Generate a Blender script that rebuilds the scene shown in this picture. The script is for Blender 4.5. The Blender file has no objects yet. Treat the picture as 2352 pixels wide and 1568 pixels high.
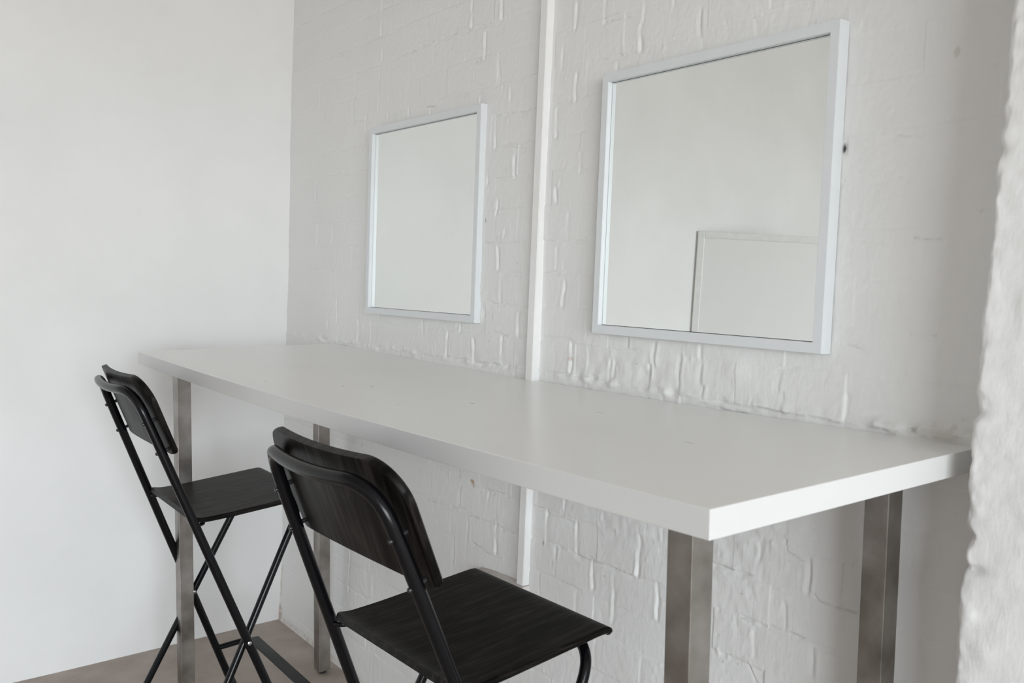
import bpy, bmesh, math, numpy as np
from mathutils import Vector, Matrix
rng = np.random.default_rng(7)
sc = bpy.context.scene
COL = sc.collection

# ------------------------------------------------------------------ helpers
def link(name, me, parent=None, mat=None):
    o = bpy.data.objects.new(name, me)
    COL.objects.link(o)
    if parent: o.parent = parent
    if mat is not None: me.materials.append(mat)
    return o
def smooth(me, ang=None):
    for p in me.polygons: p.use_smooth = True
    if ang is not None:
        try: me.set_sharp_from_angle(angle=math.radians(ang))
        except Exception: pass
def from_bm(name, bm, mat, parent=None, ang=40, sm=True):
    bmesh.ops.recalc_face_normals(bm, faces=bm.faces)
    me = bpy.data.meshes.new(name); bm.to_mesh(me); bm.free()
    if sm: smooth(me, ang)
    return link(name, me, parent, mat)
def box_bm(x0, x1, y0, y1, z0, z1, bev=0.0, seg=2):
    bm = bmesh.new()
    bmesh.ops.create_cube(bm, size=1)
    for v in bm.verts:
        v.co = Vector((x0 + (v.co.x + .5) * (x1 - x0), y0 + (v.co.y + .5) * (y1 - y0), z0 + (v.co.z + .5) * (z1 - z0)))
    if bev > 0:
        bmesh.ops.bevel(bm, geom=bm.edges[:], offset=bev, segments=seg, profile=.5, affect='EDGES')
    return bm
def tube_bm(pts, r, seg=20, cap=True, bm=None):
    """round tube swept along a polyline with parallel-transported rings"""
    bm = bm or bmesh.new()
    P = [Vector(p) for p in pts]
    T = []
    for i in range(len(P)):
        a = P[max(i - 1, 0)]; b = P[min(i + 1, len(P) - 1)]
        T.append((b - a).normalized())
    up = Vector((0, 1, 0)) if abs(T[0].y) < .9 else Vector((1, 0, 0))
    N = (up - up.dot(T[0]) * T[0]).normalized()
    rings = []
    for i, p in enumerate(P):
        N = (N - N.dot(T[i]) * T[i]).normalized()
        B = T[i].cross(N)
        rr = r[i] if isinstance(r, (list, tuple)) else r
        rings.append([bm.verts.new(p + rr * (math.cos(2 * math.pi * k / seg) * N + math.sin(2 * math.pi * k / seg) * B)) for k in range(seg)])
    for a, b in zip(rings[:-1], rings[1:]):
        for k in range(seg):
            bm.faces.new((a[k], a[(k + 1) % seg], b[(k + 1) % seg], b[k]))
    if cap:
        bm.faces.new(rings[0][::-1]); bm.faces.new(rings[-1])
    return bm
def fillet(pts, rad, n=8):
    """polyline with rounded corners; rad per interior point"""
    P = [Vector(p) for p in pts]; out = [P[0]]
    for i in range(1, len(P) - 1):
        a = (P[i - 1] - P[i]); b = (P[i + 1] - P[i])
        r = min(rad[i - 1] if isinstance(rad, (list, tuple)) else rad, a.length * .49, b.length * .49)
        s = P[i] + a.normalized() * r; e = P[i] + b.normalized() * r
        for k in range(n + 1):
            t = k / n
            out.append((1 - t) ** 2 * s + 2 * t * (1 - t) * P[i] + t * t * e)
    out.append(P[-1])
    return out
def empty(name, loc, rz, label, cat, group=None):
    o = bpy.data.objects.new(name, None); COL.objects.link(o)
    o.empty_display_size = .1
    o.location = loc; o.rotation_euler = (0, 0, rz)
    o['label'] = label; o['category'] = cat
    if group: o['group'] = group
    return o
def struct(o, label=None):
    o['kind'] = 'structure'
    if label: o['label'] = label
    return o

# ------------------------------------------------------------------ materials
def new_mat(name):
    m = bpy.data.materials.new(name); m.use_nodes = True
    nt = m.node_tree
    return m, nt, nt.nodes['Principled BSDF'], nt.links
def node(nt, t, **kw):
    n = nt.nodes.new(t)
    for k, v in kw.items(): setattr(n, k, v)
    return n
def ramp(nt, stops):
    r = node(nt, 'ShaderNodeValToRGB'); e = r.color_ramp.elements
    while len(e) < len(stops): e.new(.5)
    for i, (p, c) in enumerate(stops):
        e[i].position = p; e[i].color = (*c, 1) if len(c) == 3 else c
    return r
def painted_wall(name, base, var, rough, bump, scale_vec=(1, 1, 1), fine=220, dirt_shade=False, cloud=1.3, cloudamt=.5):
    m, nt, b, L = new_mat(name)
    tc = node(nt, 'ShaderNodeTexCoord')
    mp = node(nt, 'ShaderNodeMapping'); mp.inputs['Scale'].default_value = scale_vec
    L.new(tc.outputs['Object'], mp.inputs['Vector'])
    n1 = node(nt, 'ShaderNodeTexNoise'); n1.inputs['Scale'].default_value = cloud; n1.inputs['Detail'].default_value = 5; n1.inputs['Roughness'].default_value = .55
    L.new(mp.outputs['Vector'], n1.inputs['Vector'])
    r = ramp(nt, [(.3, tuple(x - y for x, y in zip(base, var))), (.7, tuple(x + y * cloudamt for x, y in zip(base, var)))])
    L.new(n1.outputs['Fac'], r.inputs['Fac'])
    col = r.outputs['Color']
    if dirt_shade:
        at = node(nt, 'ShaderNodeAttribute'); at.attribute_name = 'stain_shade'
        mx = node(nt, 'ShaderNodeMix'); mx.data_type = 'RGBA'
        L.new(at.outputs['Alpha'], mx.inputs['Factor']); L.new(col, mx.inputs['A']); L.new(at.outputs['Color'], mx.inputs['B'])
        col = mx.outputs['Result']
    L.new(col, b.inputs['Base Color'])
    n2 = node(nt, 'ShaderNodeTexNoise'); n2.inputs['Scale'].default_value = fine; n2.inputs['Detail'].default_value = 3
    mp2 = node(nt, 'ShaderNodeMapping'); mp2.inputs['Scale'].default_value = (1, 1, .35)
    L.new(tc.outputs['Object'], mp2.inputs['Vector']); L.new(mp2.outputs['Vector'], n2.inputs['Vector'])
    bp = node(nt, 'ShaderNodeBump'); bp.inputs['Strength'].default_value = bump; bp.inputs['Distance'].default_value = .0012
    L.new(n2.outputs['Fac'], bp.inputs['Height']); L.new(bp.outputs['Normal'], b.inputs['Normal'])
    b.inputs['Roughness'].default_value = rough
    b.inputs['Specular IOR Level'].default_value = .4
    return m
M = {}
M['brick'] = painted_wall('white_painted_brick', (.80, .80, .79), (.02, .02, .022), .48, .42, fine=230, dirt_shade=True)
M['plaster'] = painted_wall('smooth_white_plaster', (.825, .825, .82), (.04, .041, .044), .55, .15, fine=60, cloud=2.2)
M['ceil'] = painted_wall('ceiling_paint', (.50,.48,.46), (.02, .02, .02), .8, .1, fine=60)

def concrete():
    m, nt, b, L = new_mat('dusty_concrete')
    tc = node(nt, 'ShaderNodeTexCoord')
    n1 = node(nt, 'ShaderNodeTexNoise'); n1.inputs['Scale'].default_value = 4.5; n1.inputs['Detail'].default_value = 8; n1.inputs['Roughness'].default_value = .65
    L.new(tc.outputs['Object'], n1.inputs['Vector'])
    r = ramp(nt, [(.3, (.33, .275, .235)), (.55, (.42, .36, .32)), (.75, (.50, .44, .405))])
    L.new(n1.outputs['Fac'], r.inputs['Fac'])
    n2 = node(nt, 'ShaderNodeTexNoise'); n2.inputs['Scale'].default_value = 55; n2.inputs['Detail'].default_value = 2
    L.new(tc.outputs['Object'], n2.inputs['Vector'])
    r2 = ramp(nt, [(.70, (0, 0, 0)), (.76, (1, 1, 1))]); L.new(n2.outputs['Fac'], r2.inputs['Fac'])
    mx = node(nt, 'ShaderNodeMix'); mx.data_type = 'RGBA'
    L.new(r2.outputs['Color'], mx.inputs['Factor']); L.new(r.outputs['Color'], mx.inputs['A']); mx.inputs['B'].default_value = (.5, .45, .42, 1)
    L.new(mx.outputs['Result'], b.inputs['Base Color'])
    bp = node(nt, 'ShaderNodeBump'); bp.inputs['Strength'].default_value = .3; bp.inputs['Distance'].default_value = .002
    n3 = node(nt, 'ShaderNodeTexNoise'); n3.inputs['Scale'].default_value = 140; n3.inputs['Detail'].default_value = 4
    L.new(tc.outputs['Object'], n3.inputs['Vector']); L.new(n3.outputs['Fac'], bp.inputs['Height']); L.new(bp.outputs['Normal'], b.inputs['Normal'])
    b.inputs['Roughness'].default_value = .7
    return m
M['floor'] = concrete()

def simple(name, col, rough, metal=0, spec=.5, coat=0, var=.05):
    m, nt, b, L = new_mat(name)
    tc = node(nt, 'ShaderNodeTexCoord'); n = node(nt, 'ShaderNodeTexNoise'); n.inputs['Scale'].default_value = 30; n.inputs['Detail'].default_value = 4
    L.new(tc.outputs['Object'], n.inputs['Vector'])
    r = ramp(nt, [(.3, tuple(max(0, c * (1 - var)) for c in col)), (.7, tuple(min(1, c * (1 + var * .8)) for c in col))])
    L.new(n.outputs['Fac'], r.inputs['Fac']); L.new(r.outputs['Color'], b.inputs['Base Color'])
    rr = node(nt, 'ShaderNodeMapRange'); rr.inputs['To Min'].default_value = rough * .85; rr.inputs['To Max'].default_value = min(1, rough * 1.15)
    L.new(n.outputs['Fac'], rr.inputs['Value']); L.new(rr.outputs['Result'], b.inputs['Roughness'])
    b.inputs['Metallic'].default_value = metal; b.inputs['Specular IOR Level'].default_value = spec
    b.inputs['Coat Weight'].default_value = coat
    return m
M['trim'] = simple('white_gloss_trunking', (.84, .835, .825), .4, var=.012)
M['frame'] = simple('pale_grey_satin_paint', (.72, .745, .76), .3, spec=.5, var=.012)
M['black_metal'] = simple('black_enamel', (.0035, .0035, .0045), .24, spec=.24, coat=.05)
M['bolt'] = simple('dark_steel_bolt', (.03, .03, .032), .22, metal=.3)
M['steelrivet'] = simple('bright_rivet', (.6, .6, .6), .25, metal=1)
M['rubber'] = simple('black_rubber', (.015, .015, .015), .75)
M['footrest'] = simple('black_matt_rest', (.018, .02, .019), .55)
M['gap_shade'] = simple('dark_gap_shade', (.03, .035, .04), .6)
M['panel'] = simple('white_board_paint', (.82, .82, .81), .35, var=.006)
M['wood_white'] = simple('white_window_paint', (.8, .8, .78), .4)

def laminate(name, base):
    m, nt, b, L = new_mat(name)
    tc = node(nt, 'ShaderNodeTexCoord')
    n1 = node(nt, 'ShaderNodeTexNoise'); n1.inputs['Scale'].default_value = 2.5; n1.inputs['Detail'].default_value = 4
    L.new(tc.outputs['Object'], n1.inputs['Vector'])
    r = ramp(nt, [(.3, tuple(x - .015 for x in base)), (.7, tuple(x + .015 for x in base))]); L.new(n1.outputs['Fac'], r.inputs['Fac'])
    col = r.outputs['Color']
    # little black chips and grey scuffs in the laminate
    for (x, y, rad, sx, dark) in CHIPS:
        mp = node(nt, 'ShaderNodeMapping'); mp.vector_type = 'POINT'
        mp.inputs['Location'].default_value = (-x / sx, -y, -TOPZ * .0); mp.inputs['Scale'].default_value = (1 / sx, 1, 0)
        L.new(tc.outputs['Object'], mp.inputs['Vector'])
        ln = node(nt, 'ShaderNodeVectorMath', operation='LENGTH'); L.new(mp.outputs['Vector'], ln.inputs[0])
        mr = node(nt, 'ShaderNodeMapRange'); mr.inputs['From Min'].default_value = rad; mr.inputs['From Max'].default_value = rad * .6
        mr.inputs['To Max'].default_value = dark
        L.new(ln.outputs['Value'], mr.inputs['Value'])
        mx = node(nt, 'ShaderNodeMix'); mx.data_type = 'RGBA'; mx.inputs['B'].default_value = (.06, .05, .045, 1)
        L.new(mr.outputs['Result'], mx.inputs['Factor']); L.new(col, mx.inputs['A']); col = mx.outputs['Result']
    L.new(col, b.inputs['Base Color'])
    n2 = node(nt, 'ShaderNodeTexNoise'); n2.inputs['Scale'].default_value = 400
    L.new(tc.outputs['Object'], n2.inputs['Vector'])
    bp = node(nt, 'ShaderNodeBump'); bp.inputs['Strength'].default_value = .04; bp.inputs['Distance'].default_value = .0004
    L.new(n2.outputs['Fac'], bp.inputs['Height']); L.new(bp.outputs['Normal'], b.inputs['Normal'])
    b.inputs['Roughness'].default_value = .27; b.inputs['Specular IOR Level'].default_value = .5
    return m
TOPZ = 1.05
CHIPS = [(1.314, -.413, .0035, 1.0, 1), (1.354, -.362, .003, 1.3, 1), (1.614, -.451, .0022, 1, 1), (1.676, -.323, .004, 2.2, .35), (1.9, -.2, .004, 3, .25), (2.2, -.3, .005, 2.5, .18), (1.15, -.52, .003, 2, .3)]
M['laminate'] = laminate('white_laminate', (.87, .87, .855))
M['edge'] = laminate('shaded_white_edge', (.665, .663, .655))  # same laminate, toned down off the top: shade put into the colour

def steel():
    m, nt, b, L = new_mat('brushed_stainless')
    tc = node(nt, 'ShaderNodeTexCoord')
    mp = node(nt, 'ShaderNodeMapping'); mp.inputs['Scale'].default_value = (260, 260, 6)
    L.new(tc.outputs['Object'], mp.inputs['Vector'])
    n = node(nt, 'ShaderNodeTexNoise'); n.inputs['Scale'].default_value = 1; n.inputs['Detail'].default_value = 3
    L.new(mp.outputs['Vector'], n.inputs['Vector'])
    n2 = node(nt, 'ShaderNodeTexNoise'); n2.inputs['Scale'].default_value = 14; n2.inputs['Detail'].default_value = 5
    L.new(tc.outputs['Object'], n2.inputs['Vector'])
    r = ramp(nt, [(.3, (.21, .188, .168)), (.7, (.42, .395, .37))]); L.new(n2.outputs['Fac'], r.inputs['Fac'])
    L.new(r.outputs['Color'], b.inputs['Base Color'])
    mr = node(nt, 'ShaderNodeMapRange'); mr.inputs['To Min'].default_value = .28; mr.inputs['To Max'].default_value = .5
    L.new(n2.outputs['Fac'], mr.inputs['Value']); L.new(mr.outputs['Result'], b.inputs['Roughness'])
    bp = node(nt, 'ShaderNodeBump'); bp.inputs['Strength'].default_value = .12; bp.inputs['Distance'].default_value = .0003
    L.new(n.outputs['Fac'], bp.inputs['Height']); L.new(bp.outputs['Normal'], b.inputs['Normal'])
    b.inputs['Metallic'].default_value = 1
    return m
M['steel'] = steel()

def mirror_glass():
    m, nt, b, L = new_mat('silvered_glass')
    tc = node(nt, 'ShaderNodeTexCoord'); n = node(nt, 'ShaderNodeTexNoise'); n.inputs['Scale'].default_value = 3
    L.new(tc.outputs['Object'], n.inputs['Vector'])
    r = ramp(nt, [(.3, (.86, .885, .87)), (.7, (.875, .895, .88))]); L.new(n.outputs['Fac'], r.inputs['Fac']); L.new(r.outputs['Color'], b.inputs['Base Color'])
    b.inputs['Metallic'].default_value = 1; b.inputs['Roughness'].default_value = .004
    return m
M['glass'] = mirror_glass()

def black_wood(name, axis):
    m, nt, b, L = new_mat(name)
    tc = node(nt, 'ShaderNodeTexCoord')
    mp = node(nt, 'ShaderNodeMapping'); mp.inputs['Scale'].default_value = {'y': (55, 3.2, 55), 'z': (55, 9, 3.2)}[axis]
    L.new(tc.outputs['Object'], mp.inputs['Vector'])
    n = node(nt, 'ShaderNodeTexNoise'); n.inputs['Scale'].default_value = 1; n.inputs['Detail'].default_value = 8; n.inputs['Roughness'].default_value = .7; n.inputs['Distortion'].default_value = 1.1
    L.new(mp.outputs['Vector'], n.inputs['Vector'])
    r = ramp(nt, [(.40, (.001, .0008, .0007)), (.5, (.007, .0056, .005)), (.62, (.024, .020, .0175))]); L.new(n.outputs['Fac'], r.inputs['Fac'])
    L.new(r.outputs['Color'], b.inputs['Base Color'])
    mr = node(nt, 'ShaderNodeMapRange'); mr.inputs['To Min'].default_value = .5; mr.inputs['To Max'].default_value = .32
    L.new(n.outputs['Fac'], mr.inputs['Value']); L.new(mr.outputs['Result'], b.inputs['Roughness'])
    bp = node(nt, 'ShaderNodeBump'); bp.inputs['Strength'].default_value = .35; bp.inputs['Distance'].default_value = .0006
    L.new(n.outputs['Fac'], bp.inputs['Height']); L.new(bp.outputs['Normal'], b.inputs['Normal'])
    b.inputs['Specular IOR Level'].default_value = .14
    return m
M['seat_wood'] = black_wood('black_stained_seat_wood', 'y')
M['back_wood'] = black_wood('black_stained_back_wood', 'z')

# ------------------------------------------------------------------ numpy noise
def fnoise(shape, dz, dx, lz, lx, seed):
    """smooth gaussian noise, correlation lengths lz, lx (metres), unit variance"""
    g = np.random.default_rng(seed).standard_normal(shape)
    fz = np.fft.fftfreq(shape[0], dz)[:, None]; fx = np.fft.rfftfreq(shape[1], dx)[None, :]
    H = np.exp(-2 * (np.pi ** 2) * ((fz * lz) ** 2 + (fx * lx) ** 2) * .5)
    h = np.fft.irfft2(np.fft.rfft2(g) * H, s=shape)
    return h / h.std()
def sstep(a, b, x):
    t = np.clip((x - a) / (b - a), 0, 1); return t * t * (3 - 2 * t)
def grid_mesh(name, X, Y, Z, mat, flip=False):
    nz, nx = X.shape
    me = bpy.data.meshes.new(name)
    co = np.stack([X, Y, Z], -1).reshape(-1, 3).astype(np.float32)
    i = np.arange(nz * nx).reshape(nz, nx)
    q = np.stack([i[:-1, :-1], i[:-1, 1:], i[1:, 1:], i[1:, :-1]], -1).reshape(-1, 4)
    if flip: q = q[:, ::-1]
    me.vertices.add(len(co)); me.vertices.foreach_set('co', co.ravel())
    me.loops.add(q.size); me.loops.foreach_set('vertex_index', q.astype(np.int32).ravel())
    me.polygons.add(len(q)); me.polygons.foreach_set('loop_start', (np.arange(len(q)) * 4).astype(np.int32))
    me.polygons.foreach_set('use_smooth', np.ones(len(q), dtype=bool))
    me.update(calc_edges=True); me.validate()
    me.materials.append(mat)
    return me
def stain_shade_attr(me, col, alpha):
    a = me.attributes.new('stain_shade', 'FLOAT_COLOR', 'POINT')
    d = np.concatenate([col.reshape(-1, 3), alpha.reshape(-1, 1)], 1).astype(np.float32)
    a.data.foreach_set('color', d.ravel())

# ------------------------------------------------------------------ brick wall (old painted brickwork that leans back a little)
YW, LE = -.01089, .03423
def wall_y(x, z): return YW * x + LE * z
RH = 3.2
VJ, BJ = [[[0.643,1.996,2.1,1,1.2],[0.651,1.914,1.947,1,0.8],[0.483,1.859,1.904,1,1.0],[0.702,1.844,1.898,1,0.4],[0.644,1.771,1.909,0,0.6],[0.465,1.75,1.828,1,0.7],[0.559,1.722,1.765,1,0.7],[0.819,1.732,1.755,1,0.7],[0.225,1.837,1.91,1,0.5],[0.087,2.082,2.134,1,0.3],[0.828,1.827,1.89,0,0.3],[0.695,1.728,1.752,1,0.4],[1.125,1.921,1.991,1,1.2],[1.259,1.914,1.961,1,1.1],[1.188,1.829,1.896,1,0.9],[0.945,1.844,1.906,1,0.4],[1.13,1.765,1.814,1,0.5],[0.882,1.761,1.833,0,0.5],[1.259,1.765,1.815,0,0.5],[1.302,1.681,1.739,1,0.8],[1.179,1.72,1.735,1,0.8],[1.06,1.725,1.749,1,0.3],[0.939,1.724,1.739,1,0.7],[1.539,1.831,1.888,1,0.9],[1.634,1.83,1.876,1,0.6],[1.745,1.748,1.8,1,1.5],[1.751,1.807,1.841,1,0.9],[1.496,1.754,1.804,1,0.8],[1.549,1.676,1.732,1,0.7],[1.484,1.616,1.665,1,1.0],[1.675,1.719,1.736,1,0.9],[1.909,1.747,1.799,0,0.8],[1.973,1.736,1.786,1,0.3],[1.83,1.816,1.832,1,0.5],[1.248,1.597,1.665,1,0.7],[1.333,1.521,1.572,1,0.9],[1.267,1.434,1.469,1,0.9],[1.305,1.369,1.394,1,0.8],[1.486,1.599,1.616,1,1.2],[1.575,1.516,1.558,1,0.8],[1.499,1.452,1.485,1,1.0],[1.511,1.486,1.5,1,0.6],[1.543,1.368,1.425,1,0.7],[1.278,1.298,1.355,1,1.0],[1.296,1.213,1.268,1,0.4],[1.37,1.141,1.195,1,0.9],[1.308,1.063,1.13,1,1.5],[1.504,1.303,1.348,1,0.7],[1.53,1.298,1.319,1,0.6],[1.535,1.218,1.276,1,1.0],[1.568,1.068,1.134,1,1.5],[1.617,1.149,1.208,1,0.4],[1.693,1.065,1.107,1,0.9],[1.706,1.073,1.106,1,0.9],[1.749,1.141,1.161,0,1.0],[1.827,1.108,1.155,0,1.6],[1.815,1.062,1.107,0,1.8],[1.897,1.063,1.136,0,0.9],[1.941,1.133,1.16,1,0.7],[1.949,1.082,1.123,0,1.1],[1.956,1.053,1.082,0,0.8],[2.258,1.056,1.098,1,0.7],[2.141,1.057,1.091,0,0.5],[2.131,1.09,1.123,0,0.5],[1.511,0.667,0.744,1,0.8],[1.618,0.671,0.74,1,0.9],[1.572,0.758,0.78,1,0.6],[1.555,0.606,0.665,0,0.6],[1.675,0.607,0.666,1,1.1],[1.81,0.673,0.755,1,1.7],[1.701,0.764,0.783,1,0.8],[1.741,0.552,0.652,1,0.8],[1.868,0.601,0.672,1,0.8],[1.871,0.759,0.786,1,1.0],[1.503,0.534,0.597,0,0.4],[2.22,0.757,0.814,0,0.9],[2.173,0.679,0.724,0,0.8],[2.11,0.61,0.657,1,0.9],[2.109,0.761,0.816,1,0.7],[2.232,0.62,0.666,0,0.9],[0.218,1.523,1.589,1,0.4],[0.334,1.521,1.597,1,0.5],[0.159,1.484,1.512,1,0.4],[0.4,1.464,1.508,1,0.5],[0.447,1.388,1.447,1,0.5],[0.35,1.38,1.445,1,0.6],[0.103,1.389,1.438,1,0.5],[0.235,1.378,1.428,1,0.3],[0.395,1.284,1.35,0,0.5],[0.361,1.214,1.28,0,0.6],[0.402,1.125,1.201,1,0.6],[0.334,1.091,1.122,1,0.6],[0.552,1.051,1.133,1,0.7],[0.638,1.054,1.137,1,0.6],[1.063,1.065,1.129,1,0.8],[1.187,1.058,1.119,1,1.3],[1.125,1.135,1.154,1,0.8],[0.937,1.087,1.143,1,0.3],[1.158,0.679,0.728,0,0.7],[1.277,0.716,0.737,1,0.5],[1.198,0.592,0.656,0,0.8],[1.315,0.592,0.665,1,1.3],[1.137,0.516,0.585,0,0.7],[1.259,0.538,0.579,1,0.4],[0.54,0.259,0.4,1,0.5],[0.095,0.12,0.183,1,0.6],[0.696,0.314,0.353,1,0.6],[0.85,0.56,0.623,1,0.4]],[[[[0.29,1.992],[0.437,1.989]],0.5],[[[0.768,1.914],[0.86,1.912]],1.0],[[[0.545,1.909],[0.634,1.907]],0.6],[[[0.267,2.143],[0.363,2.145]],0.5],[[[0.048,2.148],[0.124,2.143]],0.5],[[[0.592,1.752],[0.649,1.761]],0.6],[[[0.872,1.917],[1.124,1.919]],0.8],[[[1.153,1.918],[1.251,1.91]],0.8],[[[1.151,1.829],[1.188,1.829]],0.8],[[[0.977,1.76],[1.118,1.757]],0.6],[[[1.176,1.754],[1.247,1.76]],0.5],[[[1.252,1.679],[1.304,1.681],[1.37,1.675]],0.8],[[[1.637,1.829],[1.718,1.823]],0.9],[[[1.69,1.75],[1.735,1.748]],0.9],[[[1.631,1.751],[1.679,1.747]],0.6],[[[1.511,1.832],[1.539,1.834]],0.6],[[[1.46,1.677],[1.53,1.676]],0.7],[[[1.243,1.599],[1.315,1.599],[1.378,1.585]],0.6],[[[1.223,1.527],[1.331,1.519]],0.3],[[[1.591,1.52],[1.633,1.517]],0.6],[[[1.223,1.365],[1.386,1.366]],0.5],[[[1.457,1.367],[1.607,1.364]],0.6],[[[1.3,1.289],[1.375,1.28]],0.7],[[[1.455,1.292],[1.55,1.292]],0.8],[[[1.233,1.213],[1.388,1.216]],0.4],[[[1.285,1.139],[1.353,1.135]],0.8],[[[1.197,1.062],[1.312,1.064]],1.0],[[[1.065,1.065],[1.197,1.062]],0.8],[[[1.472,1.143],[1.578,1.143]],0.7],[[[1.476,1.063],[1.566,1.067]],0.9],[[[1.582,1.067],[1.691,1.064]],0.9],[[[1.709,1.136],[1.782,1.137]],0.5],[[[2.075,1.06],[2.127,1.056],[2.214,1.054],[2.268,1.053]],1.1],[[[2.299,1.054],[2.373,1.056]],1.0],[[[2.066,1.154],[2.059,1.125],[2.06,1.1],[2.078,1.092],[2.078,1.06]],1.0],[[[1.944,1.052],[1.998,1.047],[2.068,1.047]],1.0],[[[1.45,0.744],[1.507,0.746]],0.9],[[[1.513,0.74],[1.613,0.739]],0.6],[[[1.565,0.668],[1.654,0.668],[1.737,0.671],[1.799,0.671]],1.0],[[[1.578,0.596],[1.646,0.593]],0.8],[[[1.824,0.674],[1.888,0.675]],0.7],[[[2.007,0.754],[2.101,0.755]],1.1],[[[2.072,0.67],[2.146,0.673],[2.183,0.679],[2.264,0.676]],1.1],[[[2.228,0.759],[2.239,0.75],[2.306,0.75]],1.0],[[[2.045,0.593],[2.097,0.592],[2.119,0.563]],0.8],[[[0.483,1.518],[0.565,1.514]],0.5],[[[0.467,1.441],[0.57,1.44]],0.5],[[[0.243,1.28],[0.336,1.281]],0.4],[[[0.271,1.204],[0.396,1.205]],0.5],[[[0.971,0.658],[1.094,0.663],[1.207,0.676]],0.7],[[[1.204,0.66],[1.256,0.665],[1.309,0.664],[1.397,0.661]],1.0],[[[1.166,0.738],[1.4,0.753]],0.7],[[[1.222,0.595],[1.284,0.586],[1.374,0.588]],0.8],[[[0.124,1.596],[0.236,1.595]],0.4],[[[2.166,0.838],[2.169,0.819],[2.203,0.807]],0.8],[[[2.121,1.133],[2.137,1.138],[2.157,1.138]],0.7],[[[1.842,0.835],[1.843,0.834]],0.1],[[[2.356,1.355],[2.374,1.352],[2.401,1.351]],0.7],[[[2.359,1.207],[2.404,1.206]],0.7],[[[2.257,1.183],[2.288,1.174]],0.4],[[[2.272,1.35],[2.317,1.346]],0.3],[[[2.298,1.516],[2.38,1.506]],0.4]]]
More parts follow.
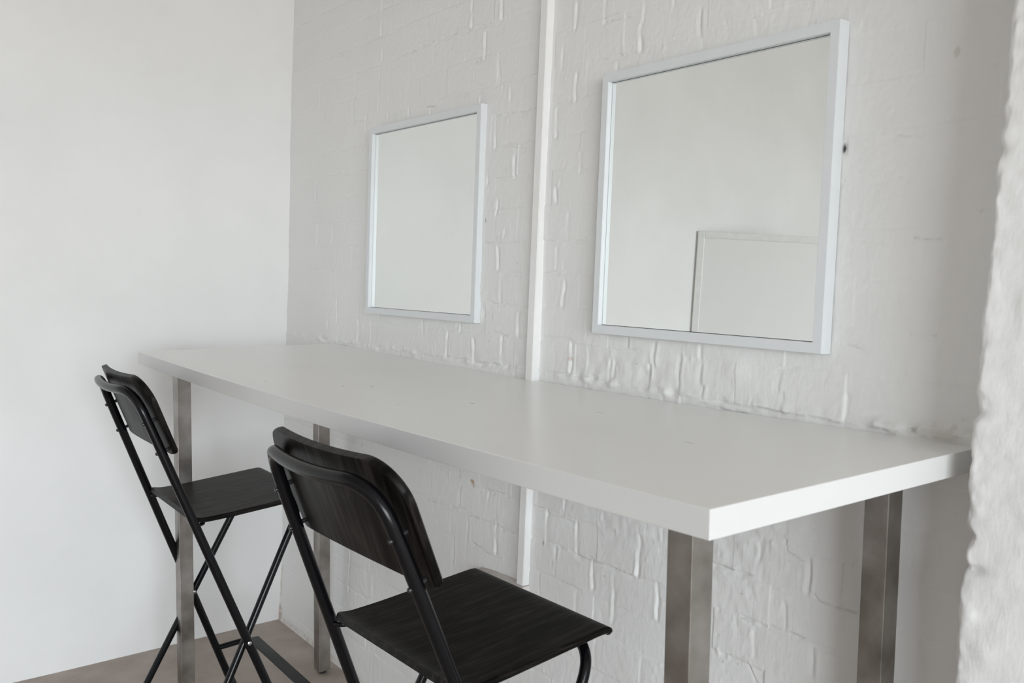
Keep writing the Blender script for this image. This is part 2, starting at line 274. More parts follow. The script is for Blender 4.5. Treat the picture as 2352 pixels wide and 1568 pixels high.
def brick_height(X, Z, dx, dz, seed, joints=True):
    sh = X.shape
    h = .0020 * fnoise(sh, dz, dx, .22, .3, seed) + .00045 * fnoise(sh, dz, dx, .05, .08, seed + 1)
    K0 = np.clip(.3 + .7 * fnoise(sh, dz, dx, .08, .08, seed + 12), 0, 2)
    streak = fnoise(sh, dz, dx, .03, .0028, seed + 2) * (.55 + .45 * np.abs(fnoise(sh, dz, dx, .15, .15, seed + 3)))
    h += .00005 * streak + .00013 * fnoise(sh, dz, dx, .005, .004, seed + 4) + .00015 * K0 * fnoise(sh, dz, dx, .009, .007, seed + 9)
    wob = .0016 * fnoise(sh, dz, dx, .018, .05, seed + 5); wobz = .0022 * fnoise(sh, dz, dx, .05, .02, seed + 6)
    rough = np.clip(.9 + .35 * fnoise(sh, dz, dx, .012, .012, seed + 7), 0, 2)
    K = np.clip(.5 + .6 * fnoise(sh, dz, dx, .09, .12, seed + 8), 0, 1.3)
    # courses: every 77.8 mm
    k0 = np.floor((Z - 1.058) / .0778 + .5)
    d = Z + wobz - (1.058 + .0778 * k0)
    fade = 1 - .75 * sstep(2.12, 2.3, X)
    h -= .0013 * K * fade * np.exp(-(d / .004) ** 2) * rough
    row = np.floor((Z - 1.058) / .0778).astype(int)
    rr = np.random.default_rng(seed + 20)
    tilt = rr.normal(0, 1, 4000)
    # random heads in running bond, faint, kept away from the surveyed ones
    for r in range(row.min(), row.max() + 1):
        zc = 1.058 + .0778 * (r + .5)
        off = (.11 if r % 2 else 0) + .02 * rr.standard_normal()
        m = (row == r)
        if not m.any(): continue
        x = off - .3
        rows = np.where(m.any(axis=1))[0]; sl = slice(rows[0], rows[-1] + 1)
        while x < X.max():
            x += .225 + .012 * rr.standard_normal() if r % 4 else .118 + .01 * rr.standard_normal()
            if joints and any(abs(v[0] - x) < .05 and abs((v[1] + v[2]) / 2 - zc) < .05 for v in VJ): continue
            kk = max(0, rr.normal(.28, .22))
            if x > 2.15: kk *= .3
            c0 = int(np.searchsorted(X[0], x - .05)); c1 = int(np.searchsorted(X[0], x + .05))
            if c1 <= c0: continue
            s = (sl, slice(c0, c1))
            dd = X[s] + wob[s] - x
            h[s] -= .0022 * kk * sstep(-.003, .003, dd) * np.exp(-np.maximum(dd, 0) / .01) * sstep(.039, .031, np.abs(Z[s] - zc))
        # each brick face sits a little in or out
        b = ((X[sl] - off) / .225).astype(int) % 97
        h[sl] += .0006 * tilt[(b + 131 * (r + 60)) % 4000]
    if joints:
        for (x0, z0, z1, t, k) in VJ:
            pad = .006
            r0 = int(np.searchsorted(Z[:, 0], z0 - .03)); r1 = int(np.searchsorted(Z[:, 0], z1 + .03))
            c0 = int(np.searchsorted(X[0], x0 - .06)); c1 = int(np.searchsorted(X[0], x0 + .07))
            s = (slice(r0, r1), slice(c0, c1))
            dd = (X[s] + wob[s] - x0)
            if not t: dd = -dd
            e = sstep(z0 - .008, z0 + .004, Z[s]) * sstep(z1 + .008, z1 - .004, Z[s])
            w = .0022 + .0010 * k
            h[s] -= .0026 * k * e * rough[s] * sstep(-w, w, dd) * np.exp(-np.maximum(dd - w, 0) / .0065)
            # squeezed mortar lip beside the strong ones
            h[s] += .0007 * k * e * np.exp(-((dd + .006) / .0035) ** 2) * rough[s]
            h[s] += .0007 * k * e * np.exp(-((dd - .013) / .004) ** 2) * (rough[s] - .6)
        for pts, k in BJ:
            pts = sorted(pts); xs = [p[0] for p in pts]; zs = [p[1] for p in pts]
            x0, x1 = xs[0], xs[-1]
            if x1 - x0 < .02: continue
            c0 = int(np.searchsorted(X[0], x0 - .03)); c1 = int(np.searchsorted(X[0], x1 + .03))
            r0 = int(np.searchsorted(Z[:, 0], min(zs) - .06)); r1 = int(np.searchsorted(Z[:, 0], max(zs) + .05))
            s = (slice(r0, r1), slice(c0, c1))
            dd = -(Z[s] + wobz[s] - np.interp(X[s], xs, zs))
            e = sstep(x0 - .012, x0 + .004, X[s]) * sstep(x1 + .012, x1 - .004, X[s])
            h[s] -= .0026 * k * e * rough[s] * sstep(-.0016, .0016, dd) * np.exp(-np.maximum(dd, 0) / .007)
            h[s] += .0006 * k * e * np.exp(-((dd + .004) / .003) ** 2) * rough[s]
            h[s] += .0010 * k * e * np.exp(-((dd - .013) / .004) ** 2) * (rough[s] - .6)
    # blobs of thick paint and mortar snots
    rb = np.random.default_rng(seed + 30)
    n = int(1500 * (X.max() - X.min()) * (Z.max() - Z.min()) / 5.5)
    for _ in range(n):
        bx = rb.uniform(X.min(), X.max()); bz = rb.uniform(Z.min(), Z.max())
        if rb.random() < .6: bz = 1.058 + .0778 * round((bz - 1.058) / .0778) + rb.normal(0, .006)
        rx = rb.uniform(.0022, .0045); rz = rx * rb.uniform(.8, 1.8); a = rb.uniform(.0003, .0014) * (1 if rb.random() < .75 else -1)
        if bx > 2.15 and joints: a *= .75
        r0 = int(np.searchsorted(Z[:, 0], bz - 3 * rz)); r1 = int(np.searchsorted(Z[:, 0], bz + 3 * rz))
        c0 = int(np.searchsorted(X[0], bx - 3 * rx)); c1 = int(np.searchsorted(X[0], bx + 3 * rx))
        if r1 <= r0 or c1 <= c0: continue
        s = (slice(r0, r1), slice(c0, c1))
        h[s] += a * np.exp(-((X[s] - bx) / rx) ** 2 - ((Z[s] - bz) / rz) ** 2)
    return h
dx, dz = .0019, .0026
xs = np.arange(-27 * dx, 2.60, dx); zf = np.arange(0, 2.28, dz)
X, Z = np.meshgrid(xs, zf)
Hh = brick_height(X, Z, dx, dz, 11)
# local features: damaged patches and the crumbling mortar at worktop level near the return
def gauss(x, z, rx, rz): return np.exp(-((X - x) / rx) ** 2 - ((Z - z) / rz) ** 2)
Hh += .004 * gauss(2.03, 1.12, .03, .02) - .004 * gauss(1.79, 1.085, .02, .018)
rgh = fnoise(X.shape, dz, dx, .01, .012, 77)
Hh += .0011 * rgh * gauss(1.80, 1.08, .10, .05) + .0008 * rgh * gauss(1.62, 1.075, .05, .06) + .0018 * rgh * gauss(1.22, 1.215, .02, .05)
Hh += (.004 * rgh + .004) * np.exp(-((Z - 1.062) / .010) ** 2) * sstep(2.30, 2.36, X)
Hh += (.0016 * rgh + .0012) * np.exp(-((Z - 1.06) / .009) ** 2)
Hh -= .006 * gauss(2.375, 1.058, .010, .004)
Hh += .0012 * rgh * gauss(1.9, .85, .25, .12)
Hh -= .004 * gauss(2.229, 1.505, .006, .012) + .005 * gauss(1.226, 1.521, .003, .01)
Hh = np.clip(Hh, -.02, .0085)
nx = len(xs)
zc = np.arange(2.3, RH + .06, .1)
Zall = np.concatenate([Z, np.repeat(zc[:, None], nx, 1)]); Xall = np.concatenate([X, np.repeat(xs[None, :], len(zc), 0)])
fall = np.concatenate([Hh, Hh[-1:] * np.linspace(1, 0, len(zc))[:, None]])
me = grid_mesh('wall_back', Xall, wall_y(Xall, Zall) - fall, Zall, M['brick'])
# stains (where paint has come off or dirt has collected), plus shade painted along bed joints
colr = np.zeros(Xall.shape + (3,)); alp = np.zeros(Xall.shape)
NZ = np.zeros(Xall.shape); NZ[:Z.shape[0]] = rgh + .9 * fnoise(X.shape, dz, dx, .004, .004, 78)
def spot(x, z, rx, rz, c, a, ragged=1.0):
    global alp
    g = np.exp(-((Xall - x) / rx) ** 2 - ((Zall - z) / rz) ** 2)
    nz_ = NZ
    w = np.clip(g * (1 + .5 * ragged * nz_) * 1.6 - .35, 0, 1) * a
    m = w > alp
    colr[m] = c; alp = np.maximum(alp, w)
spot(1.208, .752, .008, .006, (.42, .27, .13), .8); spot(1.213, .745, .005, .008, (.45, .32, .2), .6)
spot(2.228, 1.505, .003, .008, (.05, .045, .04), 1); spot(1.226, 1.521, .002, .011, (.05, .04, .035), 1); spot(1.226, 1.42, .002, .006, (.2, .17, .14), .7)
spot(2.41, 1.06, .04, .006, (.50, .49, .42), .4, 2); spot(2.375, 1.059, .010, .004, (.36, .35, .30), .5, 2); spot(2.45, 1.075, .03, .012, (.56, .56, .48), .4, 2)
spot(2.461, 1.388, .005, .005, (.45, .43, .34), .4, 3); spot(2.408, 1.626, .003, .005, (.45, .43, .38), .4, 3); spot(2.46, 1.60, .006, .006, (.45, .43, .38), .4)
spot(1.459, 1.128, .0025, .006, (.16, .14, .12), .9); spot(1.46, 1.37, .002, .015, (.45, .40, .33), .6); spot(.612, .751, .004, .005, (.35, .31, .27), .8)
spot(1.505, .665, .005, .006, (.2, .18, .16), .8); spot(1.47, .67, .003, .003, (.3, .25, .2), .5)
spot(.01, .03, .02, .05, (.40, .25, .16), .6); spot(.01, .12, .008, .1, (.62, .48, .36), .5); spot(.14, .30, .006, .006, (.4, .36, .32), .5)
spot(.35, .012, .35, .012, (.55, .42, .34), .45); spot(1.57, 1.10, .012, .004, (.62, .45, .38), .5); spot(1.555, 1.095, .002, .003, (.15, .12, .1), .9)
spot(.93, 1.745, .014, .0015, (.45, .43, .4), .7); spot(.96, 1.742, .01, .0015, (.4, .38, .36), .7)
for pts, k in BJ:               # shade in the cracks under the brick arrises, painted as dark lines
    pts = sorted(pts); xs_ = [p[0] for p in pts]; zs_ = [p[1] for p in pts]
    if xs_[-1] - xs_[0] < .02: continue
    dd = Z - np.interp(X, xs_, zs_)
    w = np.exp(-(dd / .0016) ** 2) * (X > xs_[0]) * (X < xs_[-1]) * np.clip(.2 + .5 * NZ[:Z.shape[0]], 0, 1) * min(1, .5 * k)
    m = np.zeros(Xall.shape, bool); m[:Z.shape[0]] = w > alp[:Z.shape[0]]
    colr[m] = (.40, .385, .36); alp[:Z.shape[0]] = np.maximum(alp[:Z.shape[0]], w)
rs = np.random.default_rng(5)
for _ in range(60):
    spot(rs.uniform(.1, 2.5), rs.uniform(.3, 2.1), .0018, .0018, (.3, .27, .24), rs.uniform(.3, .8), 0)
stain_shade_attr(me, colr, alp)
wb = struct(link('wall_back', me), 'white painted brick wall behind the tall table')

# return of the wall that steps forward at the right, rounded and chipped at its corner
PIER = [(0.742, 2.5151), (0.755, 2.5133), (0.773, 2.5146), (0.788, 2.5127), (0.814, 2.5125), (0.83, 2.5127), (0.848, 2.5118), (0.87, 2.5128), (0.889, 2.516), (0.911, 2.5181), (0.931, 2.5181), (0.95, 2.5255), (0.962, 2.5144), (0.976, 2.5168), (0.992, 2.5191), (1.012, 2.5149), (1.023, 2.5143), (1.04, 2.5152), (1.052, 2.5166), (1.071, 2.5146), (1.084, 2.5156), (1.101, 2.5161), (1.116, 2.5204), (1.127, 2.5208), (1.145, 2.5172), (1.158, 2.5182), (1.183, 2.519), (1.199, 2.5211), (1.216, 2.5188), (1.241, 2.5189), (1.257, 2.5201), (1.272, 2.5213), (1.318, 2.5238), (1.342, 2.5244), (1.363, 2.525), (1.396, 2.5248), (1.411, 2.527), (1.433, 2.5256), (1.448, 2.5273), (1.484, 2.5285), (1.494, 2.5327), (1.515, 2.5293), (1.532, 2.5327), (1.549, 2.5308), (1.576, 2.5318), (1.596, 2.5328), (1.63, 2.533), (1.648, 2.5351)]
PZ = [p[0] for p in PIER]; PX = [p[1] for p in PIER]
PY = -.1
dzp = .004
zp_ = np.arange(0, 2.3, dzp)
side = np.arange(.16, 0, -.004); arc = np.arange(0, 1.0001, .125); front = np.arange(.004, .62, .004)
# profile positions relative to the corner (dxp to the right, dyp towards the wall)
rc = .011
prof = [(0, s + rc) for s in side] + [(rc - rc * math.cos(a * math.pi / 2), rc - rc * math.sin(a * math.pi / 2)) for a in arc] + [(rc + s, 0) for s in front]
nrm = [(-1, 0)] * len(side) + [(-math.cos(a * math.pi / 2), -math.sin(a * math.pi / 2)) for a in arc] + [(0, -1)] * len(front)
prof = np.array(prof); nrm = np.array(nrm)
sarc = np.concatenate([[0], np.cumsum(np.hypot(*np.diff(prof, axis=0).T))])
S, ZZ = np.meshgrid(sarc, zp_)
su = np.arange(0, sarc[-1] + .004, .004)
SU, ZU = np.meshgrid(su, zp_)
hu = .35 * brick_height(SU + .4, ZU + .02, .004, dzp, 91, joints=False) + .00025 * fnoise(SU.shape, dzp, .004, .012, .01, 92) + .0005 * fnoise(SU.shape, dzp, .004, .03, .03, 93)
hp = np.stack([np.interp(sarc, su, hu[i]) for i in range(len(zp_))])
sc0 = sarc[len(side) + 4]
for (sz, so, r1, r2, a) in [(1.115, .0, .012, .008, -.008), (.905, .004, .02, .006, -.010), (1.46, .0, .012, .01, -.006), (.80, .03, .02, .02, .003), (.84, .015, .01, .01, .004), (1.26, .05, .008, .03, .002)]:
    hp += a * np.exp(-((S - sc0 - so) / r1) ** 2 - ((ZZ - sz) / r2) ** 2)
edge = np.interp(zp_, PZ, PX)
edge = np.where(zp_ > 1.648, 2.535 + (zp_ - 1.648) * .012, edge)
sm_ = np.convolve(np.pad(edge, 30, mode='edge'), np.ones(61) / 61, mode='valid')
wgt = np.exp(-((sarc - sc0) / .022) ** 2)[None, :]
base = edge[:, None] * wgt + sm_[:, None] * (1 - wgt)
hp = hp * (1 - .4 * wgt) + .0007 * wgt * fnoise(S.shape, dzp, .004, .007, .007, 95) + .00015 * fnoise(S.shape, dzp, .004, .005, .005, 96)
Xp = base + prof[:, 0][None, :] + nrm[:, 0][None, :] * hp
Yp = PY + LE * (ZZ - 1.2) * .6 + prof[:, 1][None, :] + nrm[:, 1][None, :] * hp
zc2 = np.arange(2.3, RH + .06, .2)
Xp = np.concatenate([Xp, np.repeat(Xp[-1:], len(zc2), 0)]); Yp = np.concatenate([Yp, np.repeat(Yp[-1:], len(zc2), 0)])
Zp = np.concatenate([ZZ, np.repeat(zc2[:, None], len(sarc), 1)])
# run the front face on to the window wall
xt = np.linspace(3.2, 7.1, 10)[None, :]
Xp = np.concatenate([Xp, np.repeat(xt, len(Xp), 0)], 1); Yp = np.concatenate([Yp, np.repeat(Yp[:, -1:], 10, 1)], 1); Zp = np.concatenate([Zp, np.repeat(Zp[:, -1:], 10, 1)], 1)
me = grid_mesh('wall_return', Xp, Yp, Zp, M['brick'])
stain_shade_attr(me, np.zeros(Xp.shape + (3,)) + np.array([.45, .44, .38]), .45 * np.exp(-((Xp - 2.53) / .01) ** 2 - ((Zp - 1.46) / .008) ** 2))
struct(link('wall_return', me), 'white painted masonry return at the right, stepping forward')

# ------------------------------------------------------------------ rest of the room
RX, RY = 7.0, -7.6
def plane_grid(name, f, nu, nv, mat):
    bm = bmesh.new(); V = [[bm.verts.new(f(u / nu, v / nv)) for u in range(nu + 1)] for v in range(nv + 1)]
    for v in range(nv):
        for u in range(nu): bm.faces.new((V[v][u], V[v][u + 1], V[v + 1][u + 1], V[v + 1][u]))
    me = bpy.data.meshes.new(name); bm.to_mesh(me); bm.free(); smooth(me)
    return struct(link(name, me, None, mat))
def slab(name, x0, x1, y0, y1, z0, z1, mat): return struct(from_bm(name, box_bm(x0, x1, y0, y1, z0, z1), mat, sm=False))
slab('floor', -.2, RX + .2, RY - .2, .3, -.12, 0, M['floor'])
# left wall: gently uneven plaster
ys = np.arange(.16, RY - .1, -.025); zs = np.arange(0, RH + .05, .02)
YY, Z2 = np.meshgrid(ys, zs)
hl = .0022 * fnoise(YY.shape, .02, .025, .35, .35, 3) + .0006 * fnoise(YY.shape, .02, .025, .10, .12, 4) + .0006 * np.exp(-Z2 / .01)
me = grid_mesh('wall_left', hl * np.clip(-YY / .2, .2, 1), YY, Z2, M['plaster'])
struct(link('wall_left', me), 'smooth white plaster wall at the left')
slab('wall_behind', -.2, RX + .2, RY - .2, RY, 0, RH, M['plaster'])
WY0, WY1, WZ0, WZ1 = (-4.8, -1.2, .4, 2.5)
bm = bmesh.new()
for (a, b_, c, d) in [(RY, WY0, 0, RH), (WY1, .1, 0, RH), (WY0, WY1, 0, WZ0), (WY0, WY1, WZ1, RH)]:
    t = box_bm(RX, RX + .25, a, b_, c, d); tm = bpy.data.meshes.new('t'); t.to_mesh(tm); t.free(); bm.from_mesh(tm); bpy.data.meshes.remove(tm)
struct(from_bm('wall_right', bm, M['plaster'], sm=False))
slab('ceiling', -.2, RX + .3, RY - .2, .3, RH, RH + .1, M['ceil'])
# window in the right-hand wall: frame and mullions
win = bpy.data.objects.new('window_1', None); COL.objects.link(win); struct(win, 'tall white framed window in the right wall')
bm = bmesh.new()
def addb(bm, *a, **k):
    t = box_bm(*a, **k); tm = bpy.data.meshes.new('t'); t.to_mesh(tm); t.free(); bm.from_mesh(tm); bpy.data.meshes.remove(tm)
f = .05
for a in [(WY0, WY0 + f, WZ0, WZ1), (WY1 - f, WY1, WZ0, WZ1), (WY0, WY1, WZ0, WZ0 + f), (WY0, WY1, WZ1 - f, WZ1)]: addb(bm, RX + .1, RX + .15, a[0], a[1], a[2], a[3])
from_bm('window_frame', bm, M['wood_white'], win, sm=False)
bm = bmesh.new()
for k in (1, 2): y = WY0 + (WY1 - WY0) * k / 3; addb(bm, RX + .11, RX + .14, y - .015, y + .015, WZ0 + f, WZ1 - f)
from_bm('window_mullion', bm, M['wood_white'], win, sm=False)
o = from_bm('window_sill', box_bm(RX - .06, RX + .1, WY0 - .03, WY1 + .03, WZ0 - .03, WZ0, .004), M['wood_white'], win)

# narrow square trunking running down the brick wall
def prism(name, quads, mat, parent=None, bev=.0012):
    bm = bmesh.new(); V = [[bm.verts.new(p) for p in q] for q in quads]
    n = len(V[0])
    for a, b_ in zip(V[:-1], V[1:]):
        for k in range(n): bm.faces.new((a[k], a[(k + 1) % n], b_[(k + 1) % n], b_[k]))
    bm.faces.new(V[0][::-1]); bm.faces.new(V[-1])
    if bev: bmesh.ops.bevel(bm, geom=[e for e in bm.edges], offset=bev, segments=2, affect='EDGES')
    return from_bm(name, bm, mat, parent, sm=False)
def trq(z):
    x0 = 1.4345 + (z - .55) * .0016; x1 = x0 + .0245; yb = wall_y(1.44, z) + .004; yf = wall_y(1.44, z) - .0205
    return [(x0, yf, z), (x1, yf, z), (x1, yb, z), (x0, yb, z)]
struct(prism('trim_1', [trq(.552), trq(RH)], M['trim']), 'narrow white square trunking running down the brick wall')
# mortar ledge the trunking stands on
lp = [(1.262, .538, .0), (1.268, .539, .03), (1.30, .543, .044), (1.38, .548, .047), (1.462, .549, .046)]
bm = bmesh.new(); rings = []
for (x, z, d) in lp:
    y = wall_y(x, z)
    rings.append([bm.verts.new(p) for p in [(x, y + .012, z + .004), (x, y - d + .006, z), (x, y - d, z - .005), (x, y - d + .004, z - .05), (x, y + .012, z - .10)]])
for a, b_ in zip(rings[:-1], rings[1:]):
    for k in range(5): bm.faces.new((a[k], a[(k + 1) % 5], b_[(k + 1) % 5], b_[k]))
bm.faces.new(rings[0][::-1]); bm.faces.new(rings[-1])
M['ledge'] = painted_wall('dusty_ledge', (.66, .61, .585), (.07, .075, .08), .7, .6, cloud=14)
struct(from_bm('trim_2', bm, M['ledge'], ang=50), 'dusty mortar ledge below the white trunking')

# ------------------------------------------------------------------ the tall table
XL, XR, YF, T, SAG = .3947, 2.48077, -.58803, .03385, .0107
tab = empty('bar_table', ((XL + XR) / 2, YF / 2, 0), 0, 'long white bar-height table on square steel legs, pushed against the brick wall', 'table')
O = Vector(tab.location)
def sag(x): t = (x - XL) / (XR - XL); return SAG * 4 * t * (1 - t)
st = []
for x in np.linspace(XL, XR, 61): st.append((float(x), float(wall_y(x, TOPZ)) - .0015))
tx0, tx1 = 1.4335, 1.4620
st = [s for s in st if not (tx0 - .002 < s[0] < tx1 + .002)]
nb = lambda x: float(wall_y(x, TOPZ)) - .0222
st += [(tx0, float(wall_y(tx0, TOPZ)) - .0015), (tx0, nb(tx0)), (tx1, nb(tx1)), (tx1, float(wall_y(tx1, TOPZ)) - .0015)]
st.sort(key=lambda s: s[0])
i0 = [i for i, s in enumerate(st) if abs(s[0] - tx0) < 1e-9]; i1 = [i for i, s in enumerate(st) if abs(s[0] - tx1) < 1e-9]
a, b_ = i0; st[a], st[b_] = sorted([st[a], st[b_]], key=lambda s: -s[1])
a, b_ = i1; st[a], st[b_] = sorted([st[a], st[b_]], key=lambda s: s[1])
bm = bmesh.new(); rows = []
for (x, yb) in st:
    z = TOPZ - sag(x)
    rows.append([bm.verts.new(Vector(p) - O) for p in [(x, YF, z), (x, yb, z), (x, yb, z - T), (x, YF, z - T)]])
for (s0, a), (s1, b_) in zip(zip(st[:-1], rows[:-1]), zip(st[1:], rows[1:])):
    if abs(s0[0] - s1[0]) > 1e-6:
        bm.faces.new((a[0], b_[0], b_[1], a[1])); bm.faces.new((a[2], b_[2], b_[3], a[3])); bm.faces.new((a[3], b_[3], b_[0], a[0]))
    bm.faces.new((a[1], b_[1], b_[2], a[2]))
bm.faces.new(rows[0]); bm.faces.new(rows[-1][::-1])
bmesh.ops.remove_doubles(bm, verts=bm.verts, dist=1e-5)
bmesh.ops.recalc_face_normals(bm, faces=bm.faces)
ed = [e for e in bm.edges if len(e.link_faces) == 2 and e.calc_face_angle(0) > .6]
bmesh.ops.bevel(bm, geom=ed, offset=.0011, segments=2, profile=.5, affect='EDGES')
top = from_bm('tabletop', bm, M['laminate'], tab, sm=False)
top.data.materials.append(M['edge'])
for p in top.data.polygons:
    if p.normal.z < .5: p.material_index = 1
# laminate chips are placed in room coordinates: shift them to the part's own space
for n_ in list(M['laminate'].node_tree.nodes) + list(M['edge'].node_tree.nodes):
    if n_.type == 'MAPPING':
        s_ = n_.inputs['Scale'].default_value; l_ = n_.inputs['Location'].default_value
        n_.inputs['Location'].default_value = (l_[0] + O.x * s_[0], l_[1] + O.y * s_[1], 0)
LW, IX, IY = .03876, .0825, .0701
YBk = .0223
for (lx, ly) in [(XL + IX, YF + IY), (XR - IX - LW, YF + IY), (XL + IX, YBk - IY - LW), (XR - IX - LW, YBk - IY - LW)]:
    zt = TOPZ - T - sag(lx + LW / 2) - .0003
    bm = box_bm(lx - O.x, lx + LW - O.x, ly - O.y, ly + LW - O.y, .010, zt, .0013, 2)
    lg = from_bm('leg', bm, M['steel'], tab, sm=False)
    c = (lx + LW / 2 - O.x, ly + LW / 2 - O.y)
    g = tube_bm([(c[0], c[1], .0), (c[0], c[1], .003), (c[0], c[1], .0105)], [.012, .013, .013], 20)
    from_bm('foot_glide', g, M['rubber'], lg)

# ------------------------------------------------------------------ folding stools
sA, sB, ZPV = .3843, .5098, .3519
def Ay(z): return -sA * z
def By(z): return Ay(ZPV) + sB * (z - ZPV)
def wA(z): return .2024 + .0828 * (.7 - z)
def wB(z): return .1792 + .09 * (.7 - z)
RA, RB = .0110, .0096
nA = Vector((0, 1, sA)).normalized(); tA = Vector((0, -sA, 1)).normalized()
def pA(u, z, n=0.0):            # point in the slanted plane of the back tubes
    return Vector((u, Ay(z), z)) + nA * n
ZSPLIT = .640
def make_stool(label):
    root = empty('folding_bar_stool', (0, 0, 0), 0, label, 'stool', 'black folding bar stools pulled up to the tall table')
    # upper U of the back tube: sides, rounded corners, top rail bowed backwards
    ztop = 1.0045
    def bow(u): return -.0232 * (1 - (abs(u) / .178) ** 2)
    pts = [pA(-wA(z), z) for z in (ZSPLIT, .70, .78, .86, .91)]
    rad = .072; uc = wA(.94)
    for k in range(0, 13):
        a = k / 12 * math.pi / 2
        u = -(uc - .001) + rad * (1 - math.cos(a)); z = (ztop - rad) + rad * math.sin(a)
        pts.append(pA(u, z, bow(u) * (math.sin(a) ** 2)))
    n_ = 14
    u0 = -(uc - .001) + rad
    for k in range(1, n_): u = u0 + (-2 * u0) * k / n_; pts.append(pA(u, ztop, bow(u)))
    pts += [Vector((-p.x, p.y, p.z)) for p in reversed(pts[:5 + 13])]
    frame = from_bm('back_frame', tube_bm(pts, RA, 24), M['black_metal'], root, ang=60)
    # legs that carry on down from it
    for s in (-1, 1):
        lg = from_bm('leg', tube_bm([pA(s * wA(z), z) for z in (.016, .1, .2, .35, .5, ZSPLIT)], RA, 24), M['black_metal'], root, ang=60)
        from_bm('foot_cap', tube_bm([pA(s * wA(z), z) for z in (.004, .008, .040)], [.0115, .0138, .0132], 20), M['rubber'], lg, ang=50)
        # rivet of the scissor joint
        c = pA(s * wA(ZPV), ZPV)
        x1 = s * (wA(ZPV) + RA + .0022)
        from_bm('rivet', tube_bm([(c.x + s * (RA - .002), c.y, c.z), (x1 - s * .0012, c.y, c.z), (x1, c.y, c.z)], [.0052, .0052, .003], 14), M['steelrivet'], lg, ang=50)
        # second frame: leg going back, curling under the seat at its top
        q = [(s * wB(z), By(z), z) for z in (.016, .12, .25, .352, .46, .56)]
        lg2 = from_bm('leg', tube_bm(q, RB, 22), M['black_metal'], root, ang=60)
        from_bm('foot_cap', tube_bm([(s * wB(z), By(z), z) for z in (.004, .008, .036)], [.010, .0123, .0118], 20), M['rubber'], lg2, ang=50)
        xi = s * (wB(ZPV) - RB - .002)
        from_bm('rivet', tube_bm([(s * (wB(ZPV) - RB + .002), By(ZPV), ZPV), (xi + s * .0012, By(ZPV), ZPV), (xi, By(ZPV), ZPV)], [.005, .005, .003], 14), M['steelrivet'], lg2, ang=50)
    zc_ = .6745; ub = wB(.64)
    top_ = fillet([(-wB(.56), By(.56), .56), (-ub, By(zc_), zc_), (ub, By(zc_), zc_), (wB(.56), By(.56), .56)], [.085, .085], 14)
    from_bm('seat_frame', tube_bm(top_, RB, 22), M['black_metal'], root, ang=60)
    # thin rod under the back of the seat, hung between the back tubes
    wr = wA(.655)
    rod = tube_bm(fillet([(-wr + .004, Ay(.655), .655), (-wr + .022, Ay(.655) + .004, .656), (-.172, -.222, .6575), (.172, -.222, .6575), (wr - .022, Ay(.655) + .004, .656), (wr - .004, Ay(.655), .655)], .012, 5), .0046, 14)
    from_bm('seat_rod', rod, M['black_metal'], root)
    # seat: bent plywood, upturned at the back, rolled down at the front
    prof = [(-.254, .6815), (-.243, .6785), (-.225, .6765), (-.198, .6775), (-.16, .680), (-.12, .6835), (-.06, .689), (0, .6945), (.035, .6978), (.052, .6985), (.062, .6968), (.069, .692), (.0725, .685), (.0715, .678)]
    P2 = [Vector((0, a, b_)) for a, b_ in prof]
    dense = []
    for i in range(len(P2) - 1):
        p0 = P2[max(i - 1, 0)]; p1 = P2[i]; p2 = P2[i + 1]; p3 = P2[min(i + 2, len(P2) - 1)]
        for k in range(4):
            t = k / 4
            dense.append(.5 * ((2 * p1) + (p2 - p0) * t + (2 * p0 - 5 * p1 + 4 * p2 - p3) * t * t + (3 * p1 - p0 - 3 * p2 + p3) * t ** 3))
    dense.append(P2[-1])
    L_ = [0]
    for a, b_ in zip(dense[:-1], dense[1:]): L_.append(L_[-1] + (b_ - a).length)
    tot = L_[-1]; TH = .0125; hw = .1905
    def halfw(s):
        r1, r2 = .014, .018
        w = hw
        if s < r1: w = hw - r1 + math.sqrt(max(0, r1 * r1 - (r1 - s) ** 2))
        if s > tot - r2: e = s - (tot - r2); w = hw - r2 + math.sqrt(max(0, r2 * r2 - e * e))
        return w
    bm = bmesh.new(); rows = []
    ss = sorted(set([round(x, 5) for x in L_] + [round(.014 * (1 - math.cos(k * math.pi / 16)), 5) for k in range(9)] + [round(tot - .018 + .018 * math.sin(k * math.pi / 16), 5) for k in range(9)]))
    ss = [s for s in ss if 0 <= s <= tot]
    def at(s):
        for i in range(len(L_) - 1):
            if s <= L_[i + 1] + 1e-9:
                t = (s - L_[i]) / max(1e-9, L_[i + 1] - L_[i]); p = dense[i].lerp(dense[i + 1], t)
                d = (dense[min(i + 1, len(dense) - 1)] - dense[max(i, 0)]).normalized(); return p, Vector((0, -d.z, d.y))
    nu = 10; bev = .0028
    lev = [(bev, 0), (0.0, bev), (0.0, TH - bev), (bev, TH)]
    for s in ss:
        p, n = at(s); w = halfw(s)
        ring = []
        for k in range(nu + 1):
            u = -(w - bev) + 2 * (w - bev) * k / nu
            ring.append(bm.verts.new((u, p.y, p.z)))
        ring.append(bm.verts.new(Vector((w, p.y, p.z)) - n * bev)); ring.append(bm.verts.new(Vector((w, p.y, p.z)) - n * (TH - bev)))
        for k in range(nu + 1):
            u = (w - bev) - 2 * (w - bev) * k / nu
            v = Vector((u, p.y, p.z)) - n * TH; ring.append(bm.verts.new(v))
        ring.append(bm.verts.new(Vector((-w, p.y, p.z)) - n * (TH - bev))); ring.append(bm.verts.new(Vector((-w, p.y, p.z)) - n * bev))
        rows.append(ring)
    m_ = len(rows[0])
    for a, b_ in zip(rows[:-1], rows[1:]):
        for k in range(m_): bm.faces.new((a[k], a[(k + 1) % m_], b_[(k + 1) % m_], b_[k]))
    bm.faces.new(rows[0][::-1]); bm.faces.new(rows[-1])
